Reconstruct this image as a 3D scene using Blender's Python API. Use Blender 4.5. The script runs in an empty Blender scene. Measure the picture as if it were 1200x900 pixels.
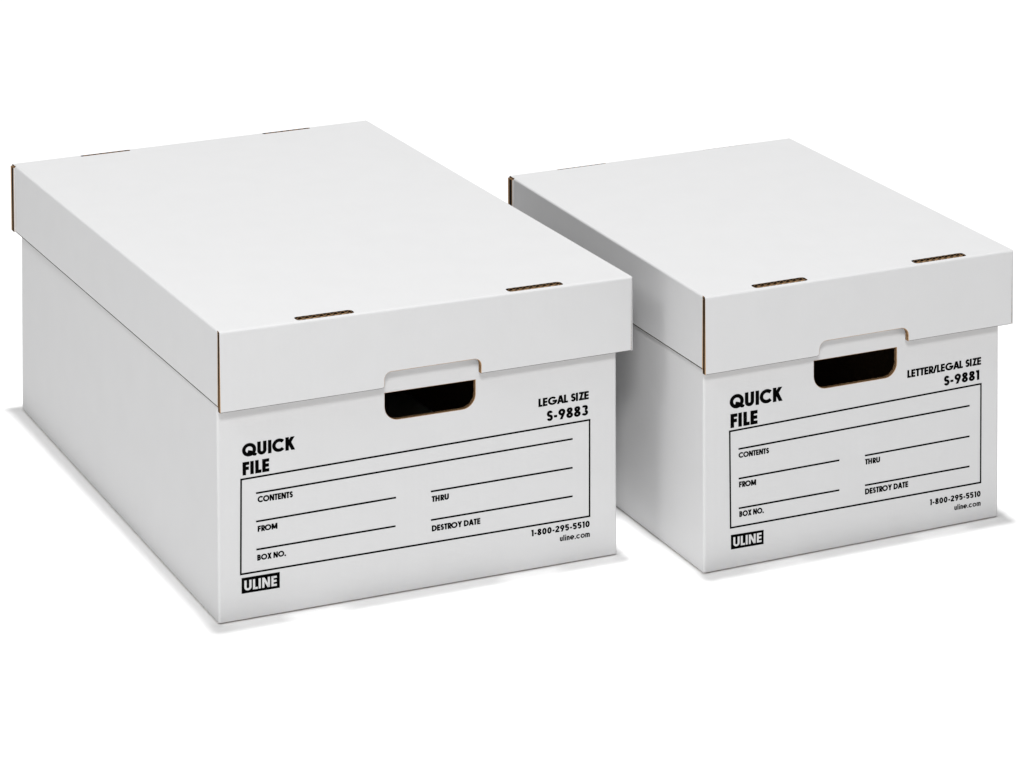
import bpy, bmesh, math
from mathutils import Vector
from mathutils.geometry import tessellate_polygon

scene = bpy.context.scene
# ------------------------------------------------------------------ camera
F_PX, SHIFT_PY, PITCH, ROLL, CAM_H = (3676.321407, -1021.055436, 0.054484, -0.004051, 1.134894)
cd = bpy.data.cameras.new('camera')
cam = bpy.data.objects.new('camera', cd)
scene.collection.objects.link(cam)
cd.sensor_fit = 'HORIZONTAL'
cd.sensor_width = 36.0
cd.lens = F_PX / 1200.0 * 36.0
cd.shift_x = 0.0
cd.shift_y = SHIFT_PY / 1200.0
cd.clip_end = 200.0
cam.location = (0, 0, CAM_H)
from mathutils import Matrix
Fv = Vector((0, math.cos(PITCH), -math.sin(PITCH)))
Rv = Vector((1, 0, 0))
Uv = Rv.cross(Fv)
R2 = Rv * math.cos(ROLL) + Uv * math.sin(ROLL)
U2 = -Rv * math.sin(ROLL) + Uv * math.cos(ROLL)
rot = Matrix((R2, U2, -Fv)).transposed()
cam.rotation_euler = rot.to_euler()
scene.camera = cam

# ------------------------------------------------------------------ world and studio lamps
world = bpy.data.worlds.new('World')
scene.world = world
world.use_nodes = True
bg = world.node_tree.nodes['Background']
bg.inputs[0].default_value = (1, 1, 1, 1)
bg.inputs[1].default_value = 0.10

def area(name, loc, target, size, power, col=(1, 1, 1)):
    l = bpy.data.lights.new(name, 'AREA')
    l.shape = 'DISK'
    l.size = size
    l.energy = power
    l.color = col
    o = bpy.data.objects.new(name, l)
    scene.collection.objects.link(o)
    o.location = loc
    o.rotation_euler = (Vector(target) - Vector(loc)).to_track_quat('-Z', 'Y').to_euler()
    return o

area('overhead_lamp', (0.16, 3.5, 16.0), (0.0, 2.95, 0.1), 1.1, 1950)
area('key_lamp', (-0.05, -0.8, 3.1), (0.1, 2.85, 0.15), 0.85, 95)
area('front_fill_lamp', (-0.15, -0.6, 1.2), (0.1, 2.85, 0.15), 0.9, 8)
area('left_fill_lamp', (-2.5, 0.8, 3.3), (0.0, 2.9, 0.15), 1.3, 39)
scene.cycles.caustics_reflective = False

scene.view_settings.view_transform = 'Standard'
scene.view_settings.look = 'None'
scene.view_settings.exposure = 0.0
scene.view_settings.gamma = 1.0
scene.view_settings.use_curve_mapping = False

# ------------------------------------------------------------------ materials
def mat(name):
    m = bpy.data.materials.new(name)
    m.use_nodes = True
    return m, m.node_tree.nodes, m.node_tree.links, m.node_tree.nodes['Principled BSDF']

def paper(name, base, rough=0.75, bump=0.07):
    m, N, L, P = mat(name)
    P.inputs['Roughness'].default_value = rough
    P.inputs['Specular IOR Level'].default_value = 0.12
    uv = N.new('ShaderNodeUVMap')
    # faint blotches in the clay coating
    n1 = N.new('ShaderNodeTexNoise'); n1.inputs['Scale'].default_value = 28; n1.inputs['Detail'].default_value = 3
    L.new(uv.outputs[0], n1.inputs['Vector'])
    n2 = N.new('ShaderNodeTexNoise'); n2.inputs['Scale'].default_value = 900; n2.inputs['Detail'].default_value = 2
    L.new(uv.outputs[0], n2.inputs['Vector'])
    add = N.new('ShaderNodeMath'); add.operation = 'ADD'
    L.new(n1.outputs['Fac'], add.inputs[0]); L.new(n2.outputs['Fac'], add.inputs[1])
    mr = N.new('ShaderNodeMapRange')
    mr.inputs[1].default_value = 0.6; mr.inputs[2].default_value = 1.4
    mr.inputs[3].default_value = 0.982; mr.inputs[4].default_value = 1.012
    L.new(add.outputs[0], mr.inputs[0])
    mx = N.new('ShaderNodeVectorMath'); mx.operation = 'SCALE'
    mx.inputs[0].default_value = base
    L.new(mr.outputs[0], mx.inputs['Scale'])
    L.new(mx.outputs[0], P.inputs['Base Color'])
    # washboard of the flutes under the liner + slow waviness of the sheet
    w = N.new('ShaderNodeTexWave'); w.wave_type = 'BANDS'; w.bands_direction = 'X'
    w.inputs['Scale'].default_value = 0.314 / 0.0072 ; w.inputs['Distortion'].default_value = 0.6
    w.inputs['Detail'].default_value = 1
    L.new(uv.outputs[0], w.inputs['Vector'])
    n3 = N.new('ShaderNodeTexNoise'); n3.inputs['Scale'].default_value = 9; n3.inputs['Detail'].default_value = 2
    L.new(uv.outputs[0], n3.inputs['Vector'])
    b1 = N.new('ShaderNodeBump'); b1.inputs['Strength'].default_value = bump; b1.inputs['Distance'].default_value = 0.0004
    b2 = N.new('ShaderNodeBump'); b2.inputs['Strength'].default_value = 0.25; b2.inputs['Distance'].default_value = 0.003
    L.new(w.outputs['Fac'], b1.inputs['Height']); L.new(n3.outputs['Fac'], b2.inputs['Height'])
    L.new(b1.outputs[0], b2.inputs['Normal']); L.new(b2.outputs[0], P.inputs['Normal'])
    return m

WHITE = paper('white_board', (0.632, 0.632, 0.635))
LOGO = paper('reversed_out_board', (0.632, 0.632, 0.635))

def kraft():
    m, N, L, P = mat('kraft_liner')
    P.inputs['Roughness'].default_value = 0.9
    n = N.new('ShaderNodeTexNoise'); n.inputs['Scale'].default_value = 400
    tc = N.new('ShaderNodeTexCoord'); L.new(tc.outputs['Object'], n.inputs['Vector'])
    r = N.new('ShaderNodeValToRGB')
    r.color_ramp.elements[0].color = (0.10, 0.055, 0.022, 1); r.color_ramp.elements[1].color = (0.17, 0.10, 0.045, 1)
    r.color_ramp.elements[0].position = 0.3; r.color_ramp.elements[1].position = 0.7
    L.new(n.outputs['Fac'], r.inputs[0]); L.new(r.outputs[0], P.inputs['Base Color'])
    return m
KRAFT = kraft()

def edge():
    # cut edge of corrugated board: two liners and the wavy medium between them; UV.x metres along, UV.y plies across
    m, N, L, P = mat('corrugated_cut_edge')
    P.inputs['Roughness'].default_value = 0.95
    P.inputs['Specular IOR Level'].default_value = 0.1
    def M(op, a, b=None, c=None):
        n = N.new('ShaderNodeMath'); n.operation = op
        for i, v in enumerate((a, b, c)):
            if v is None: continue
            if isinstance(v, (int, float)): n.inputs[i].default_value = v
            else: L.new(v, n.inputs[i])
        return n.outputs[0]
    uv = N.new('ShaderNodeUVMap')
    s = N.new('ShaderNodeSeparateXYZ'); L.new(uv.outputs[0], s.inputs[0])
    t = M('FRACT', s.outputs[1])
    c = M('ABSOLUTE', M('SUBTRACT', t, 0.5))
    liner = M('GREATER_THAN', c, 0.37)
    nz = N.new('ShaderNodeTexNoise'); nz.inputs['Scale'].default_value = 300
    L.new(uv.outputs[0], nz.inputs['Vector'])
    ph = M('ADD', M('MULTIPLY', s.outputs[0], 2 * math.pi / 0.0068), M('MULTIPLY', nz.outputs['Fac'], 2.0))
    wave = M('MULTIPLY', M('SINE', ph), 0.30)
    flute = M('LESS_THAN', M('ABSOLUTE', M('SUBTRACT', M('SUBTRACT', t, 0.5), wave)), 0.13)
    k = M('MAXIMUM', liner, flute)
    mix = N.new('ShaderNodeMix'); mix.data_type = 'RGBA'
    L.new(k, mix.inputs[0])
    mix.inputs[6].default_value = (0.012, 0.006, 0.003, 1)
    nn = N.new('ShaderNodeTexNoise'); nn.inputs['Scale'].default_value = 1200
    L.new(uv.outputs[0], nn.inputs['Vector'])
    r = N.new('ShaderNodeValToRGB')
    r.color_ramp.elements[0].color = (0.20, 0.10, 0.035, 1); r.color_ramp.elements[1].color = (0.62, 0.40, 0.22, 1)
    r.color_ramp.elements[0].position = 0.3; r.color_ramp.elements[1].position = 0.7
    L.new(nn.outputs['Fac'], r.inputs[0]); L.new(r.outputs[0], mix.inputs[7])
    L.new(mix.outputs[2], P.inputs['Base Color'])
    return m
EDGE = edge()

def ink():
    m, N, L, P = mat('black_ink')
    P.inputs['Roughness'].default_value = 0.7
    P.inputs['Specular IOR Level'].default_value = 0.0
    n = N.new('ShaderNodeTexNoise'); n.inputs['Scale'].default_value = 700
    tc = N.new('ShaderNodeTexCoord'); L.new(tc.outputs['Object'], n.inputs['Vector'])
    r = N.new('ShaderNodeValToRGB')
    r.color_ramp.elements[0].color = (0.0006, 0.0006, 0.0006, 1); r.color_ramp.elements[1].color = (0.003, 0.003, 0.003, 1)
    L.new(n.outputs['Fac'], r.inputs[0]); L.new(r.outputs[0], P.inputs['Base Color'])
    return m
INK = ink()

def sweep():
    m, N, L, P = mat('white_paper_sweep')
    P.inputs['Roughness'].default_value = 1.0
    P.inputs['Specular IOR Level'].default_value = 0.0
    n = N.new('ShaderNodeTexNoise'); n.inputs['Scale'].default_value = 2
    r = N.new('ShaderNodeValToRGB')
    r.color_ramp.elements[0].color = (0.965, 0.965, 0.965, 1); r.color_ramp.elements[1].color = (0.98, 0.98, 0.98, 1)
    L.new(n.outputs['Fac'], r.inputs[0]); L.new(r.outputs[0], P.inputs['Base Color'])
    return m
SWEEP = sweep()

# ------------------------------------------------------------------ mesh helpers
def new_bm():
    bm = bmesh.new()
    bm.loops.layers.uv.new('UVMap')
    return bm

def face(bm, pts, uvs, mi, smooth=False):
    vs = [bm.verts.new(p) for p in pts]
    try:
        f = bm.faces.new(vs)
    except ValueError:
        return
    f.material_index = mi
    f.smooth = smooth
    lay = bm.loops.layers.uv.active
    for l, uv in zip(f.loops, uvs):
        l[lay].uv = uv

def offset(poly, d):
    """miter offset of a closed polygon to its left by d"""
    n = len(poly); out = []
    for i in range(n):
        p0, p1, p2 = poly[i - 1], poly[i], poly[(i + 1) % n]
        e1 = Vector((p1[0] - p0[0], p1[1] - p0[1])).normalized()
        e2 = Vector((p2[0] - p1[0], p2[1] - p1[1])).normalized()
        n1 = Vector((-e1.y, e1.x)); n2 = Vector((-e2.y, e2.x))
        m = n1 + n2
        k = m.length_squared
        m = m * (2 * d / k) if k > 1e-6 else n1 * d
        out.append((p1[0] + m.x, p1[1] + m.y))
    return out

def panel(bm, O, ex, ey, outline, holes=(), t=0.003, plies=1, chamfer=0.0, back=1, uvswap=False, soft=None, along=(), along_v=0.05, shade_line=(), cdepth=None, hole_v=0.05):
    """sheet of board: outer face in the plane O,ex,ey facing ex x ey; outline ccw, holes cw"""
    O, ex, ey = Vector(O), Vector(ex), Vector(ey)
    n = ex.cross(ey)
    cdepth = chamfer if cdepth is None else cdepth
    loops = [list(outline)] + [list(h) for h in holes]
    P = lambda q, d: O + ex * q[0] + ey * q[1] - n * d
    U = (lambda q: (q[1], q[0])) if uvswap else (lambda q: (q[0], q[1]))
    tops = [offset(l, chamfer) if chamfer else l for l in loops]
    if soft is not None:      # only these corners of the outline are chamfered: crushed notch cut, and strip for the painted shade line
        tops[0] = [b if i in soft else a for i, (a, b) in enumerate(zip(loops[0], tops[0]))]
    flat = [q for l in tops for q in l]
    tris = tessellate_polygon([[Vector((q[0], q[1], 0)) for q in l] for l in tops])
    for tr in tris:
        a, b, c = (flat[i] for i in tr)
        if (b[0] - a[0]) * (c[1] - a[1]) - (b[1] - a[1]) * (c[0] - a[0]) < 0: b, c = c, b
        face(bm, [P(a, 0), P(b, 0), P(c, 0)], [U(a), U(b), U(c)], 0)
    flat = [q for l in loops for q in l]
    tris = tessellate_polygon([[Vector((q[0], q[1], 0)) for q in l] for l in loops])
    for tr in tris:
        a, b, c = (flat[i] for i in tr)
        if (b[0] - a[0]) * (c[1] - a[1]) - (b[1] - a[1]) * (c[0] - a[0]) > 0: b, c = c, b
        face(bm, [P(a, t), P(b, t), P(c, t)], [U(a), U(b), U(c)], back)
    for l, tp in zip(loops, tops):
        s = 0.0
        for i in range(len(l)):
            a, b = l[i], l[(i + 1) % len(l)]
            ta, tb = tp[i], tp[(i + 1) % len(l)]
            ln = math.hypot(b[0] - a[0], b[1] - a[1])
            if chamfer and (ta != a or tb != b):
                face(bm, [P(ta, 0), P(a, cdepth), P(b, cdepth), P(tb, 0)],
                     [(.004, .55), (.004, .7), (.004, .7), (.004, .55)] if (l is loops[0] and i in shade_line) else  # near-black strip paints the shadow line below the lid's bottom edge
                     [(s, 0.0), (s, 0.1), (s + ln, 0.1), (s + ln, 0.0)], 2)
            da = cdepth if ta != a else 0.0
            db = cdepth if tb != b else 0.0
            # a cut that runs along the flutes shows the hollow between the liners, one across them shows the waves
            sa, sb = (0.0040, 0.0040) if (l is loops[0] and i in along) else (s, s + ln)
            pl = 1 if sa == sb else plies
            lo_v = along_v if sa == sb else (0.05 if l is loops[0] else hole_v)
            face(bm, [P(a, da), P(a, t), P(b, t), P(b, db)],
                 [(sa, lo_v), (sa, pl - 0.01), (sb, pl - 0.01), (sb, lo_v)], 2)
            s += ln

def grid(bm, rows, uvs, flip, mi=0):
    """smooth patch with its own shared vertices"""
    lay = bm.loops.layers.uv.active
    V = [[bm.verts.new(p) for p in r] for r in rows]
    for i in range(len(V) - 1):
        for j in range(len(V[0]) - 1):
            k = [(i, j), (i, j + 1), (i + 1, j + 1), (i + 1, j)]
            if flip: k.reverse()
            f = bm.faces.new([V[a][b] for a, b in k])
            f.smooth = True; f.material_index = mi
            for l, (a, b) in zip(f.loops, k): l[lay].uv = uvs[a][b]

def crease(bm, A, B, d0, d1, r, caps=(False, False), seg=6, mi=0):
    """quarter-round score line: centre line A..B, from outward normal d0 to outward normal d1"""
    A, B, d0, d1 = Vector(A), Vector(B), Vector(d0), Vector(d1)
    flip = d0.cross(d1).dot(B - A) > 0
    L = (B - A).length
    ring = []
    for i in range(seg + 1):
        th = math.pi / 2 * i / seg
        o = d0 * math.cos(th) * r + d1 * math.sin(th) * r
        ring.append((A + o, B + o, th * r))
    grid(bm, [[q[0], q[1]] for q in ring], [[(0, q[2]), (L, q[2])] for q in ring], flip, mi)
    for e, on in enumerate(caps):
        if on:
            C = (A, B)[e]
            for i in range(seg):
                face(bm, [C, ring[i][e], ring[i + 1][e]], [(0, 0.2), (0.001, 0.6), (0.002, 0.6)], 2)

def octant(bm, C, dx, dy, dz, r, seg=5):
    C, dx, dy, dz = Vector(C), Vector(dx), Vector(dy), Vector(dz)
    def p(i, j):
        th = math.pi / 2 * i / seg; ph = math.pi / 2 * j / seg
        return C + (dx * math.cos(th) * math.cos(ph) + dy * math.sin(th) * math.cos(ph) + dz * math.sin(ph)) * r
    rows = [[p(i, j) for i in range(seg + 1)] for j in range(seg)]
    grid(bm, rows, [[(0, 0)] * (seg + 1)] * seg, dx.cross(dy).dot(dz) < 0)
    for i in range(seg):
        face(bm, [p(i, seg - 1), p(i + 1, seg - 1), C + dz * r], [(0, 0)] * 3, 0, True)

def build(name, bm, mats, parent=None, warp=None, weld=True, recalc=False):
    if warp:
        for v in bm.verts: v.co = warp(v.co)
    if recalc: bmesh.ops.recalc_face_normals(bm, faces=bm.faces)
    me = bpy.data.meshes.new(name)
    bm.to_mesh(me); bm.free()
    for m in mats: me.materials.append(m)
    o = bpy.data.objects.new(name, me)
    scene.collection.objects.link(o)
    if parent: o.parent = parent
    return o

MATS = [WHITE, KRAFT, EDGE]

# ------------------------------------------------------------------ seamless white paper sweep
def build_sweep():
    bm = new_bm()
    prof = [(-4.0, 0.0), (8.5, 0.0)]
    for i in range(1, 13):
        th = math.pi / 2 * i / 12
        prof.append((8.5 + 1.5 * math.sin(th), 1.5 - 1.5 * math.cos(th)))
    prof.append((10.0, 5.0))
    for (y0, z0), (y1, z1) in zip(prof, prof[1:]):
        face(bm, [(-9, y0, z0), (9, y0, z0), (9, y1, z1), (-9, y1, z1)], [(0, 0)] * 4, 0, True)
    o = build('floor', bm, [SWEEP])
    o['kind'] = 'structure'
build_sweep()

# ------------------------------------------------------------------ lettering: geometric sans built from strokes
def arc(cx, cy, rx, ry, a0, a1, n=None):
    n = n or max(5, int(abs(a1 - a0) / 12))
    return [(cx + rx * math.cos(math.radians(a0 + (a1 - a0) * i / n)), cy + ry * math.sin(math.radians(a0 + (a1 - a0) * i / n))) for i in range(n + 1)]

def glyph(ch, w):
    """strokes (centre lines) and advance width, cap height 1, stroke width w"""
    k = w / 2; T = 1 - k; B = k
    if ch == ' ': return [], .30
    if ch == 'A': W = .80; return [[(k * .9, -.1), (W / 2, 1.05)], [(W / 2, 1.05), (W - k * .9, -.1)], [(.18, .30), (W - .18, .30)]], W
    if ch == 'B':
        W = .58; return [[(k, 0), (k, 1)], [(k, T), (.30, T)] + arc(.30, (T + .5) / 2 + .01, W - k - .30 - .03, (T - .52) / 2, 90, -90)[1:] + [(k, .52)],
                         [(.30, .52)] + arc(.30, (.52 + B) / 2, W - k - .30, (.52 - B) / 2, 90, -90)[1:] + [(k, B)]], W
    if ch == 'C': return [arc(.5, .5, .5 - k, .5 - k, 42, 318, 26)], .90
    if ch == 'D': W = .76; return [[(k, 0), (k, 1)], [(k, T), (.28, T)] + arc(.28, .5, W - k - .28, .5 - k, 90, -90)[1:] + [(k, B)]], W
    if ch == 'E': return [[(k, 0), (k, 1)], [(k, T), (.50, T)], [(k, .5), (.48, .5)], [(k, B), (.50, B)]], .52
    if ch == 'F': return [[(k, 0), (k, 1)], [(k, T), (.48, T)], [(k, .5), (.45, .5)]], .50
    if ch == 'G': return [arc(.5, .5, .5 - k, .5 - k, 42, 355, 26) , [(.5, .46), (1, .46)]], 1.0
    if ch == 'H': W = .66; return [[(k, 0), (k, 1)], [(W - k, 0), (W - k, 1)], [(k, .5), (W - k, .5)]], W
    if ch == 'I': return [[(k, 0), (k, 1)]], w
    if ch == 'K': W = .66; return [[(k, 0), (k, 1)], [(k + .03, .40), (W - k * .7, 1.08)], [(k + .16, .60), (W - k * .5, -.08)]], W
    if ch == 'L': return [[(k, 0), (k, 1)], [(k, B), (.44, B)]], .45
    if ch == 'M': W = .88; return [[(k, 0), (k, 1)], [(W - k, 0), (W - k, 1)], [(k, 1.05), (W / 2, .12)], [(W / 2, .12), (W - k, 1.05)]], W
    if ch == 'N': W = .72; return [[(k, 0), (k, 1)], [(W - k, 0), (W - k, 1)], [(k - .02, 1.06), (W - k + .02, -.06)]], W
    if ch == 'O': return [arc(.5, .5, .5 - k, .5 - k, 0, 360, 36)], 1.0
    if ch == 'Q': return [arc(.5, .5, .5 - k, .5 - k, 0, 360, 36), [(.40, .36), (.62, .30), (1.0, .03)]], 1.03
    if ch == 'R': W = .57; return [[(k, 0), (k, 1)], [(k, T), (.28, T)] + arc(.28, (T + .45) / 2, W - k - .28, (T - .45) / 2, 90, -90)[1:] + [(k, .45)], [(.26, .47), (W - k * .6, -.05)]], W
    if ch == 'S' :
        W = .52; r = (1 - w) / 4; rx = W / 2 - k
        return [arc(W / 2, 1 - k - r, rx * .95, r, 15, 270, 18) + arc(W / 2, k + r, rx, r, 90, -165, 18)[1:]], W
    if ch == 'T': W = .50; return [[(W / 2, 0), (W / 2, 1)], [(0, T), (W, T)]], W
    if ch == 'U': W = .66; r = W / 2 - k; return [[(k, 1), (k, .4)] + arc(W / 2, k + r, r, r, 180, 360, 16) + [(W - k, .4), (W - k, 1)]], W
    if ch == 'X': W = .66; return [[(.02 + k * .6, -.06), (W - k * .6 - .02, 1.06)], [(.02 + k * .6, 1.06), (W - k * .6 - .02, -.06)]], W
    if ch == 'Y': W = .64; return [[(W / 2, 0), (W / 2, .48)], [(k * .6, 1.06), (W / 2, .42)], [(W - k * .6, 1.06), (W / 2, .42)]], W
    if ch == 'Z': W = .55; return [[(.02, T), (W, T)], [(0, B), (W, B)], [(W - k * 1.2, 1), (k * 1.2, 0)]], W
    if ch == '-': return [[(.02, .38), (.30, .38)]], .32
    if ch == '.': return [[(.0, k), (w, k)]], w
    if ch == '/': return [[(.02, -.02), (.30, 1.02)]], .32
    if ch == '0': W = .60; return [arc(W / 2, .5, W / 2 - k, .5 - k, 0, 360, 30)], W
    if ch == '1': return [[(.22, 0), (.22, 1)], [(.02, T), (.22, T)]], .22 + k
    if ch == '2':
        W = .56; return [arc(W / 2, .70, W / 2 - k, .30 - k, 170, -30, 16) + [(.06, k)], [(0, k), (W, k)]], W
    if ch == '3':
        W = .56; return [arc(W / 2, .755, W / 2 - k - .02, .245 - k * .8, 165, -90, 14), arc(W / 2, .28, W / 2 - k, .28 - k, 90, -165, 16)], W
    if ch == '5':
        W = .56; return [[(W - .05, T), (.14, T), (.09, .50)], [(.10, .52)] + arc(W / 2, .34, W / 2 - k, .34 - k, 120, -160, 18)], W
    if ch == '8':
        W = .57; return [arc(W / 2, .755, W / 2 - k - .03, .245 - k * .8, 0, 360, 24), arc(W / 2, .28, W / 2 - k, .28 - k, 0, 360, 24)], W
    if ch == '9':
        W = .60; return [arc(W / 2, .68, W / 2 - k, .32 - k, 0, 360, 28), [(W - k - .01, .62), (.22, -.04)]], W
    # lower case, x-height .74
    if ch == 'u': W = .48; r = W / 2 - k; return [[(k, .72), (k, .3)] + arc(W / 2, k + r, r, r, 180, 360, 12), [(W - k, 0), (W - k, .72)]], W
    if ch == 'l': return [[(k, 0), (k, 1)]], w
    if ch == 'i': return [[(k, 0), (k, .72)], [(k, .84), (k, 1)]], w
    if ch == 'n': W = .48; r = W / 2 - k; return [[(k, 0), (k, .72)], arc(W / 2, .74 - k - r, r, r, 180, 0, 12) + [(W - k, 0)]], W
    if ch == 'e': return [arc(.37, .37, .37 - k, .37 - k, 0, 310, 24), [(.06, .36), (.70, .36)]], .74
    if ch == 'c': return [arc(.37, .37, .37 - k, .37 - k, 45, 315, 20)], .68
    if ch == 'o': return [arc(.37, .37, .37 - k, .37 - k, 0, 360, 26)], .74
    if ch == 'm':
        W = .78; r = (W / 2 - k) / 2
        return [[(k, 0), (k, .72)], arc(k + r, .74 - k - r, r, r, 180, 0, 10) + [(W / 2, 0)], arc(W / 2 + r, .74 - k - r, r, r, 180, 0, 10) + [(W - k, 0)]], W
    raise ValueError(ch)

def ribbon(pts, w):
    """quads of a stroke of width w"""
    n = len(pts); k = w / 2
    closed = n > 3 and math.hypot(pts[0][0] - pts[-1][0], pts[0][1] - pts[-1][1]) < 1e-6
    if closed: pts = pts[:-1]; n -= 1
    sides = []
    for i in range(n):
        a = pts[i - 1] if (i > 0 or closed) else None
        c = pts[(i + 1) % n] if (i < n - 1 or closed) else None
        p = pts[i]
        e1 = Vector((p[0] - a[0], p[1] - a[1])).normalized() if a else None
        e2 = Vector((c[0] - p[0], c[1] - p[1])).normalized() if c else None
        if e1 is None: e1 = e2
        if e2 is None: e2 = e1
        m = Vector((-e1.y - e2.y, e1.x + e2.x))
        q = max(m.length_squared, 1.0)
        m = m * (2 * k / q)
        sides.append(((p[0] + m.x, p[1] + m.y), (p[0] - m.x, p[1] - m.y)))
    out = []
    for i in range(n if closed else n - 1):
        a, b = sides[i], sides[(i + 1) % n]
        out.append([a[1], b[1], b[0], a[0]])
    return out

def clip(poly, lo=0.0, hi=1.0):
    for sgn, lim in ((1, lo), (-1, -hi)):
        out = []
        for i in range(len(poly)):
            p, q = poly[i - 1], poly[i]
            fp, fq = sgn * p[1] - lim, sgn * q[1] - lim
            if fp * fq < 0:
                s = fp / (fp - fq)
                out.append((p[0] + (q[0] - p[0]) * s, p[1] + (q[1] - p[1]) * s))
            if fq >= 0: out.append(q)
        poly = out
        if len(poly) < 3: return []
    return poly

def text_polys(text, w, gap, straight_gap):
    """polygons of a line of text, cap height 1, with its total width"""
    round_l = set('CGOQoce'); round_r = set('DOQboe'); open_r = set('LFTYKCEZSR'); open_l = set('TYAX')
    x = 0.0; polys = []
    prev = None
    for ch in text:
        st, adv = glyph(ch, w)
        if prev is not None:
            g = straight_gap
            if prev in round_r or ch in round_l or prev in open_r or ch in open_l: g = gap
            if prev in 'CRK' and ch in round_l: g = gap - .09
            if prev in round_r and ch in round_l: g = gap - .02
            if 'A' in (prev, ch): g = gap - .06
            if ' ' in (prev, ch): g = 0
            x += g
        for s in st:
            for q in ribbon(s, w):
                q = clip(q)
                if q: polys.append([(p[0] + x, p[1]) for p in q])
        x += adv
        prev = ch
    return polys, x

# ------------------------------------------------------------------ the file boxes
def rounded_hole(a0, a1, z0, z1, r):
    """hand hole with square top corners and round bottom corners, clockwise seen from outside"""
    pts = [(a0, z1)]
    pts += [(a1, z1)]
    pts += [(a1 - r + r * math.cos(math.radians(-t)), z0 + r + r * math.sin(math.radians(-t))) for t in range(0, 91, 10)]
    pts += [(a0 + r - r * math.sin(math.radians(t)), z0 + r - r * math.cos(math.radians(t))) for t in range(0, 91, 10)]
    return pts

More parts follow.
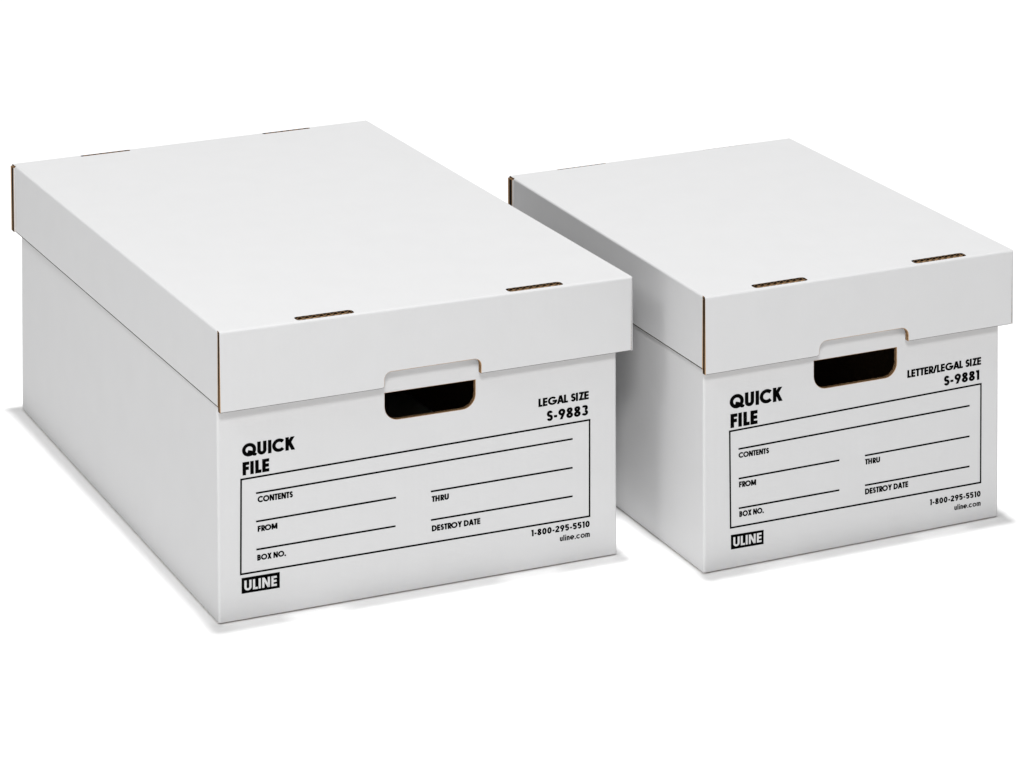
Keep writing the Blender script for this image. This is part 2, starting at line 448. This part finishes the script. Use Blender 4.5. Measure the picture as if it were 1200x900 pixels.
def file_box(p, label, printing, slots, notch, hole, corner_warp, far_slot):
    x, y, yaw, W, D, zl, hl, ov, ovx, sk, ta, tb, dy, hb, ovb, ovr = p
    u = Vector((math.cos(yaw), math.sin(yaw), 0))
    v = Vector((-math.sin(yaw + sk), math.cos(yaw + sk), 0))
    root = bpy.data.objects.new('file_box', None)
    scene.collection.objects.link(root)
    root.empty_display_size = 0.1
    root.location = (x, y, 0)
    root['label'] = label
    root['category'] = 'box'
    root['group'] = 'white cardboard file boxes with lids'
    c = u * W / 2 + v * D / 2

    def wb(q):                                   # board of the body: slightly out of square
        lean = 0.0022 * (q[2] / zl) * (q[1] / D) * max(0.0, 1 - q[0] / W)   # far left corner leans in under the lid
        return u * (q[0] + lean) + v * q[1] + Vector((0, 0, q[2]))
    def wl(q):                                   # the lid sits a little askew on the body, its top very slightly wound
        d = u * q[0] + v * q[1] - c
        a, b = d.dot(u), d.dot(v)
        tw = corner_warp * (a / (W / 2)) * (b / (D / 2)) * max(0.0, 1 + q[2] / hl)
        k = min(1.0, max(0.0, -q[2] / hl))
        return c + Vector((d.x - dy * d.y, d.y + dy * d.x, 0)) + Vector((0, 0, zl + q[2] + (ta + k * hb) * b + tb * a + tw))

    # ---- body: two side walls, far wall, floor of the box and the rounded corner scores
    T = 0.003; r = 0.0022; z0 = 0.0013; zt = zl - 0.014
    bm = new_bm()
    panel(bm, (0, D - r, 0), (0, -1, 0), (0, 0, 1), [(0, z0), (D - 2 * r, z0), (D - 2 * r, zt), (0, zt)], t=T)
    panel(bm, (W, r, 0), (0, 1, 0), (0, 0, 1), [(0, z0), (D - 2 * r, z0), (D - 2 * r, zt), (0, zt)], t=T)
    panel(bm, (0.0032, 0.0062, z0 + T), (1, 0, 0), (0, 1, 0), [(0, 0), (W - .0064, 0), (W - .0064, D - .0124), (0, D - .0124)], t=T, back=0)
    for (cx, cy, d0, d1) in ((r, r, (-1, 0, 0), (0, -1, 0)), (W - r, r, (0, -1, 0), (1, 0, 0)), (W - r, D - r, (1, 0, 0), (0, 1, 0)), (r, D - r, (0, 1, 0), (-1, 0, 0))):
        crease(bm, (cx, cy, z0), (cx, cy, zt), d0, d1, r)
    body = build('body', bm, MATS, root, wb)
    # near end wall (double thickness, with the hand hole) and far end wall
    bm = new_bm()
    panel(bm, (0, 0, 0), (1, 0, 0), (0, 0, 1), [(r, z0), (W - r, z0), (W - r, zt), (r, zt)], [hole], t=1.4 * T, plies=2, chamfer=0.0004, soft=())
    near = build('end_panel', bm, MATS, body, wb)
    near['label'] = 'near end panel with hand hole'
    bm = new_bm()
    panel(bm, (W, D, 0), (-1, 0, 0), (0, 0, 1), [(r, z0), (W - r, z0), (W - r, zt), (r, zt)], t=2 * T, plies=2)
    build('end_panel', bm, MATS, body, wb)

    # ---- lid
    a0, a1, b0, b1 = -ovx, W + ovr, -ov, D + ovb
    E = 0.0054                                    # thickness of the rolled-over end flaps
    EF = 0.0110
    rc = 0.0022
    sd = 0.0108                                   # depth of a slot behind the score
    bm = new_bm()
    out = [(a0, b0 + rc), (a1 - rc, b0 + rc), (a1 - rc, b1 - rc), (a0, b1 - rc), (a0, b1 - EF), (a0 + rc, b1 - EF), (a0 + rc, b0 + E), (a0, b0 + E)]
    holes = []
    for s0, s1 in slots:
        for lo, hi in ((b0 + rc + .0005, b0 + rc + .0005 + sd), (b1 - rc - .0002 - far_slot[slots.index((s0, s1))], b1 - rc - .0002)):
            q = min(.0035, (hi - lo) * .45)
            h = [(s0 + q - q * math.sin(math.radians(t)), lo + q - q * math.cos(math.radians(t))) for t in range(0, 91, 30)]
            h += [(s0 + q - q * math.cos(math.radians(t)), hi - q + q * math.sin(math.radians(t))) for t in range(0, 91, 30)]
            h += [(s1 - q + q * math.sin(math.radians(t)), hi - q + q * math.cos(math.radians(t))) for t in range(0, 91, 30)]
            h += [(s1 - q + q * math.cos(math.radians(t)), lo + q - q * math.sin(math.radians(t))) for t in range(0, 91, 30)]
            holes.append(h)
    panel(bm, (0, 0, 0), (1, 0, 0), (0, 1, 0), out, holes, t=T, hole_v=0.22)
    # side walls of the lid
    lift = 0.0035
    panel(bm, (a0, b1 - EF, 0), (0, -1, 0), (0, 0, 1), [(0, -hl), (b1 - b0 - E - EF, -hl + lift), (b1 - b0 - E - EF, -rc), (0, -rc)], t=T, chamfer=0.0010, cdepth=0.0002, soft=(0, 1), shade_line=(0,))  # left wall's bottom chamfer coloured dark as the shade under the lid
    panel(bm, (a1, b0 + rc, 0), (0, 1, 0), (0, 0, 1), [(0, -hl), (b1 - b0 - 2 * rc, -hl), (b1 - b0 - 2 * rc, -rc), (0, -rc)], t=T)
    crease(bm, (a0 + rc, b0 + E, -rc), (a0 + rc, b1 - EF, -rc), (-1, 0, 0), (0, 0, 1), rc, (True, True))
    crease(bm, (a1 - rc, b0 + rc, -rc), (a1 - rc, b1 - rc, -rc), (1, 0, 0), (0, 0, 1), rc)
    crease(bm, (a1 - rc, b0 + rc, -hl), (a1 - rc, b0 + rc, -rc), (0, -1, 0), (1, 0, 0), rc)
    crease(bm, (a1 - rc, b1 - rc, -hl), (a1 - rc, b1 - rc, -rc), (0, 1, 0), (1, 0, 0), rc)
    octant(bm, (a1 - rc, b0 + rc, -rc), (1, 0, 0), (0, -1, 0), (0, 0, 1), rc)
    octant(bm, (a1 - rc, b1 - rc, -rc), (1, 0, 0), (0, 1, 0), (0, 0, 1), rc)
    # scores between the top and the end flaps, broken by the slots
    for bb, dn in ((b0 + rc, (0, -1, 0)), (b1 - rc, (0, 1, 0))):
        crease(bm, (a0, bb, -rc), (a1 - rc, bb, -rc), dn, (0, 0, 1), rc, (True, False))
    lid = build('lid', bm, MATS, root, wl)
    # end flaps with the notch over the hand hole
    n0, n1, nh, nr = notch
    def flap(mirror):
        w_ = a1 - a0
        f = lambda a: (a - a0)
        pts = [(0, -hl), (f(n0) - .0035, -hl), (f(n0) - .001, -hl + .0006), (f(n0), -hl + .003)]
        zt_ = -hl + nh
        pts += [(f(n0) + nr - nr * math.cos(math.radians(t)), zt_ - nr + nr * math.sin(math.radians(t))) for t in range(0, 91, 15)]
        pts += [(f(n1) - nr + nr * math.sin(math.radians(t)), zt_ - nr + nr * math.cos(math.radians(t))) for t in range(0, 91, 15)]
        pts += [(f(n1), -hl)]
        top = [(w_ - rc, -hl), (w_ - rc, -rc)]
        top += [(0, -rc)]
        return pts + top
    bm = new_bm()
    panel(bm, (a0, b0, 0), (1, 0, 0), (0, 0, 1), flap(False), t=E, plies=2, chamfer=0.0005, back=0, soft=range(0, 20), shade_line=(0, 1, 18), along=(21,), along_v=0.22)  # bottom chamfer carries painted under-lid shade; notch chamfer is bare kraft
    fl = build('end_flap', bm, MATS, lid, wl)
    fl['label'] = 'near end flap with raw corrugated left edge and finger notch'
    bm = new_bm()
    out_ = .0016                                  # the far flap springs out a little past the side wall
    panel(bm, (a1 - rc, b1, 0), (-1, 0, 0), (0, 0, 1), [(0, -hl), (a1 - a0 - rc + out_, -hl), (a1 - a0 - rc + out_, -rc), (0, -rc)], t=EF, plies=2, back=0, along=(1,))
    build('end_flap', bm, MATS, lid, wl)
    # locking tabs whose cut edges show in the slots
    for bb, s in ((b0, 1), (b1, -1)):
        for s0, s1 in slots:
            bm = new_bm()
            A, Bn = s0 + .004, s1 - .003
            y0, y1 = bb + s * .0029, bb + s * .0078
            z1_, z2_ = -0.0008, -0.016
            face(bm, [(A, y0, z1_), (Bn, y0, z1_), (Bn, y1, z1_), (A, y1, z1_)], [(0, .02), (Bn - A, .02), (Bn - A, .98), (0, .98)], 2)
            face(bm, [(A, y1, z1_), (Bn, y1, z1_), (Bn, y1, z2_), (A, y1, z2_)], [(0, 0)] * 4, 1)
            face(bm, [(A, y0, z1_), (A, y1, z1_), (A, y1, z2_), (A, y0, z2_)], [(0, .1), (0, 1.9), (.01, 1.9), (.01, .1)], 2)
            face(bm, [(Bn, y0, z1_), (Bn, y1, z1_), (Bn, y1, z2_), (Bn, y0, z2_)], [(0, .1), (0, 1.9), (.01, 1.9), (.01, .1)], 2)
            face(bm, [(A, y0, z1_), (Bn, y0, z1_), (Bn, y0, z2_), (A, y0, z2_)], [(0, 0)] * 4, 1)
            build('locking_tab', bm, MATS, lid, wl)

    # ---- printing on the near end panel
    mm = 0.001; PROUD = -0.00012
    def put(name, polys, m=INK, lift=0.0):
        bm = new_bm()
        for i, q in enumerate(polys):
            yy = PROUD - lift - 1.5e-7 * (i % 40)
            face(bm, [(a * mm, yy, z * mm) for a, z in q], [(a * mm, z * mm) for a, z in q], 0)
        return build(name, bm, [m], body, wb, weld=False)
    def bar(p0, p1, w):
        e = Vector((p1[0] - p0[0], p1[1] - p0[1])).normalized() * (w / 2)
        n = Vector((-e.y, e.x))
        return [(p0[0] - n.x, p0[1] - n.y), (p1[0] - n.x, p1[1] - n.y), (p1[0] + n.x, p1[1] + n.y), (p0[0] + n.x, p0[1] + n.y)]
    def line_of_text(text, A0, Z0, A1, Z1, cap, w, gap=.05, sg=.12, m=INK, lift=0.0, name='lettering'):
        polys, width = text_polys(text, w, gap, sg)
        out = []
        for q in polys:
            out.append([(A0 + (A1 - A0) * px / width, Z0 + (Z1 - Z0) * px / width + py * cap) for px, py in q])
        return put(name, out, m, lift)
    fr = printing['frame']
    lw = 1.6
    for i in range(4):
        p0, p1 = fr[i], fr[(i + 1) % 4]
        d = Vector((p1[0] - p0[0], p1[1] - p0[1])).normalized() * (lw / 2)
        put('frame_rule', [bar((p0[0] - d.x, p0[1] - d.y), (p1[0] + d.x, p1[1] + d.y), lw)], lift=1e-6 * (i % 2))
    for p0, p1 in printing['rules']:
        put('writing_rule', [bar(p0, p1, lw)])
    for t in printing['texts']:
        line_of_text(*t[0], **t[1])
    lb, lt = printing['logo'], printing['logo_text']
    put('logo_block', [lb])
    line_of_text('ULINE', *lt, w=.205, gap=.07, sg=.13, m=LOGO, lift=0.00012, name='logo_lettering')
    return root

BOLD = dict(w=.25, gap=.045, sg=.10)
DEMI = dict(w=.245, gap=.03, sg=.10)

PA = (-0.263858, 2.723205, 0.412762, 0.390999, 0.623376, 0.266549, 0.072029, 0.011905, 0.003198, 0.021675, -0.001379, 0.003681, 0.005262, -0.002008, 0.010446, 0.010498)
PB = (0.172675, 2.833009, 0.440807, 0.323282, 0.424113, 0.265582, 0.072355, 0.010264, 0.00266, -0.020771, 0.011712, 0.004071, -0.002897, -0.000249, 0.008092, 0.010811)

print_a = dict(
    frame=[(20.8, 42.3), (362.8, 41.5), (363.1, 132.8), (21.9, 127.9)],
    rules=[((35.7, 113.5), (345.7, 117.3)), ((35.5, 87.8), (169.3, 89.0)), ((35.6, 62.4), (168.7, 62.7)), ((203.4, 89.3), (345.6, 90.1)), ((203.3, 62.8), (345.5, 63.1))],
    texts=[(('QUICK', 23.0, 147.7, 72.4, 147.7, 12.1), BOLD),
           (('FILE', 23.3, 131.3, 48.6, 131.5, 11.9), BOLD),
           (('CONTENTS', 37.1, 104.7, 70.4, 104.5, 5.7), DEMI),
           (('FROM', 36.9, 78.2, 55.6, 78.3, 5.4), DEMI),
           (('BOX NO.', 36.3, 52.1, 63.4, 52.2, 5.4), DEMI),
           (('THRU', 204.2, 79.3, 221.1, 79.4, 5.5), DEMI),
           (('DESTROY DATE', 204.1, 52.0, 252.3, 51.6, 5.6), DEMI),
           (('LEGAL SIZE', 311.0, 152.2, 362.5, 152.6, 7.8), dict(w=0.235, gap=0.02, sg=0.09)),
           (('S-9883', 319.4, 137.5, 361.6, 137.5, 9.9), dict(w=0.225, gap=0.06, sg=0.08)),
           (('1-800-295-5510', 303.2, 31.6, 362.9, 31.3, 6.1), dict(w=0.23, gap=0.06, sg=0.09)),
           (('uline.com', 332.3, 22.4, 363.0, 21.9, 5.5), dict(w=0.195, gap=0.06, sg=0.1))],
    logo=[(21.4, 24.5), (57.3, 24.2), (57.4, 38.6), (21.5, 38.7)],
    logo_text=(24.0, 26.9, 54.7, 26.6, 9.2))
print_b = dict(
    frame=[(28.3, 38.9), (303.2, 37.3), (303.2, 133.8), (27.4, 129.8)],
    rules=[((36.6, 111.8), (290.3, 114.4)), ((36.8, 83.9), (145.2, 84.1)), ((36.9, 55.9), (145.2, 55.5)), ((173.2, 84.1), (290.4, 84.5)), ((173.3, 55.5), (290.5, 55.1))],
    texts=[(('QUICK', 27.4, 150.4, 83.1, 150.3, 13.4), BOLD),
           (('FILE', 28.2, 132.7, 57.2, 132.6, 13.1), BOLD),
           (('CONTENTS', 36.7, 103.2, 69.1, 102.8, 5.3), DEMI),
           (('FROM', 37.2, 75.5, 55.4, 74.9, 5.5), DEMI),
           (('BOX NO.', 37.5, 47.5, 63.6, 47.2, 5.5), DEMI),
           (('THRU', 173.4, 75.3, 189.9, 75.1, 5.4), DEMI),
           (('DESTROY DATE', 173.4, 46.5, 221.4, 46.2, 5.7), DEMI),
           (('LETTER/LEGAL SIZE', 220.0, 151.6, 303.4, 152.6, 7.5), dict(w=0.235, gap=0.02, sg=0.08)),
           (('S-9881', 261.1, 137.8, 301.3, 138.2, 9.6), dict(w=0.225, gap=0.06, sg=0.08)),
           (('1-800-295-5510', 245.6, 24.3, 303.3, 23.6, 5.8), dict(w=0.23, gap=0.06, sg=0.09)),
           (('uline.com', 273.4, 15.0, 303.4, 14.6, 5.2), dict(w=0.195, gap=0.06, sg=0.1))],
    logo=[(28.7, 18.4), (63.4, 17.8), (63.4, 31.2), (28.6, 32.1)],
    logo_text=(31.1, 20.7, 61.3, 20.2, 8.9))

file_box(PA, 'larger, deeper white cardboard file box on the left, printed LEGAL SIZE, with lid on', print_a,
         [(.0705, .1257), (.2765, .3320)], (.1526, .2468, .0143, .0065),
         rounded_hole(.159, .2479, .161, .1866, .013), .0013, (.0045, .0042))
file_box(PB, 'smaller white cardboard file box on the right, printed LETTER/LEGAL SIZE, with lid on', print_b,
         [(.0514, .1083), (.2250, .2828)], (.1185, .2152, .0134, .0075),
         rounded_hole(.1175, .2081, .1553, .1828, .013), .0002, (.0017, .0005))
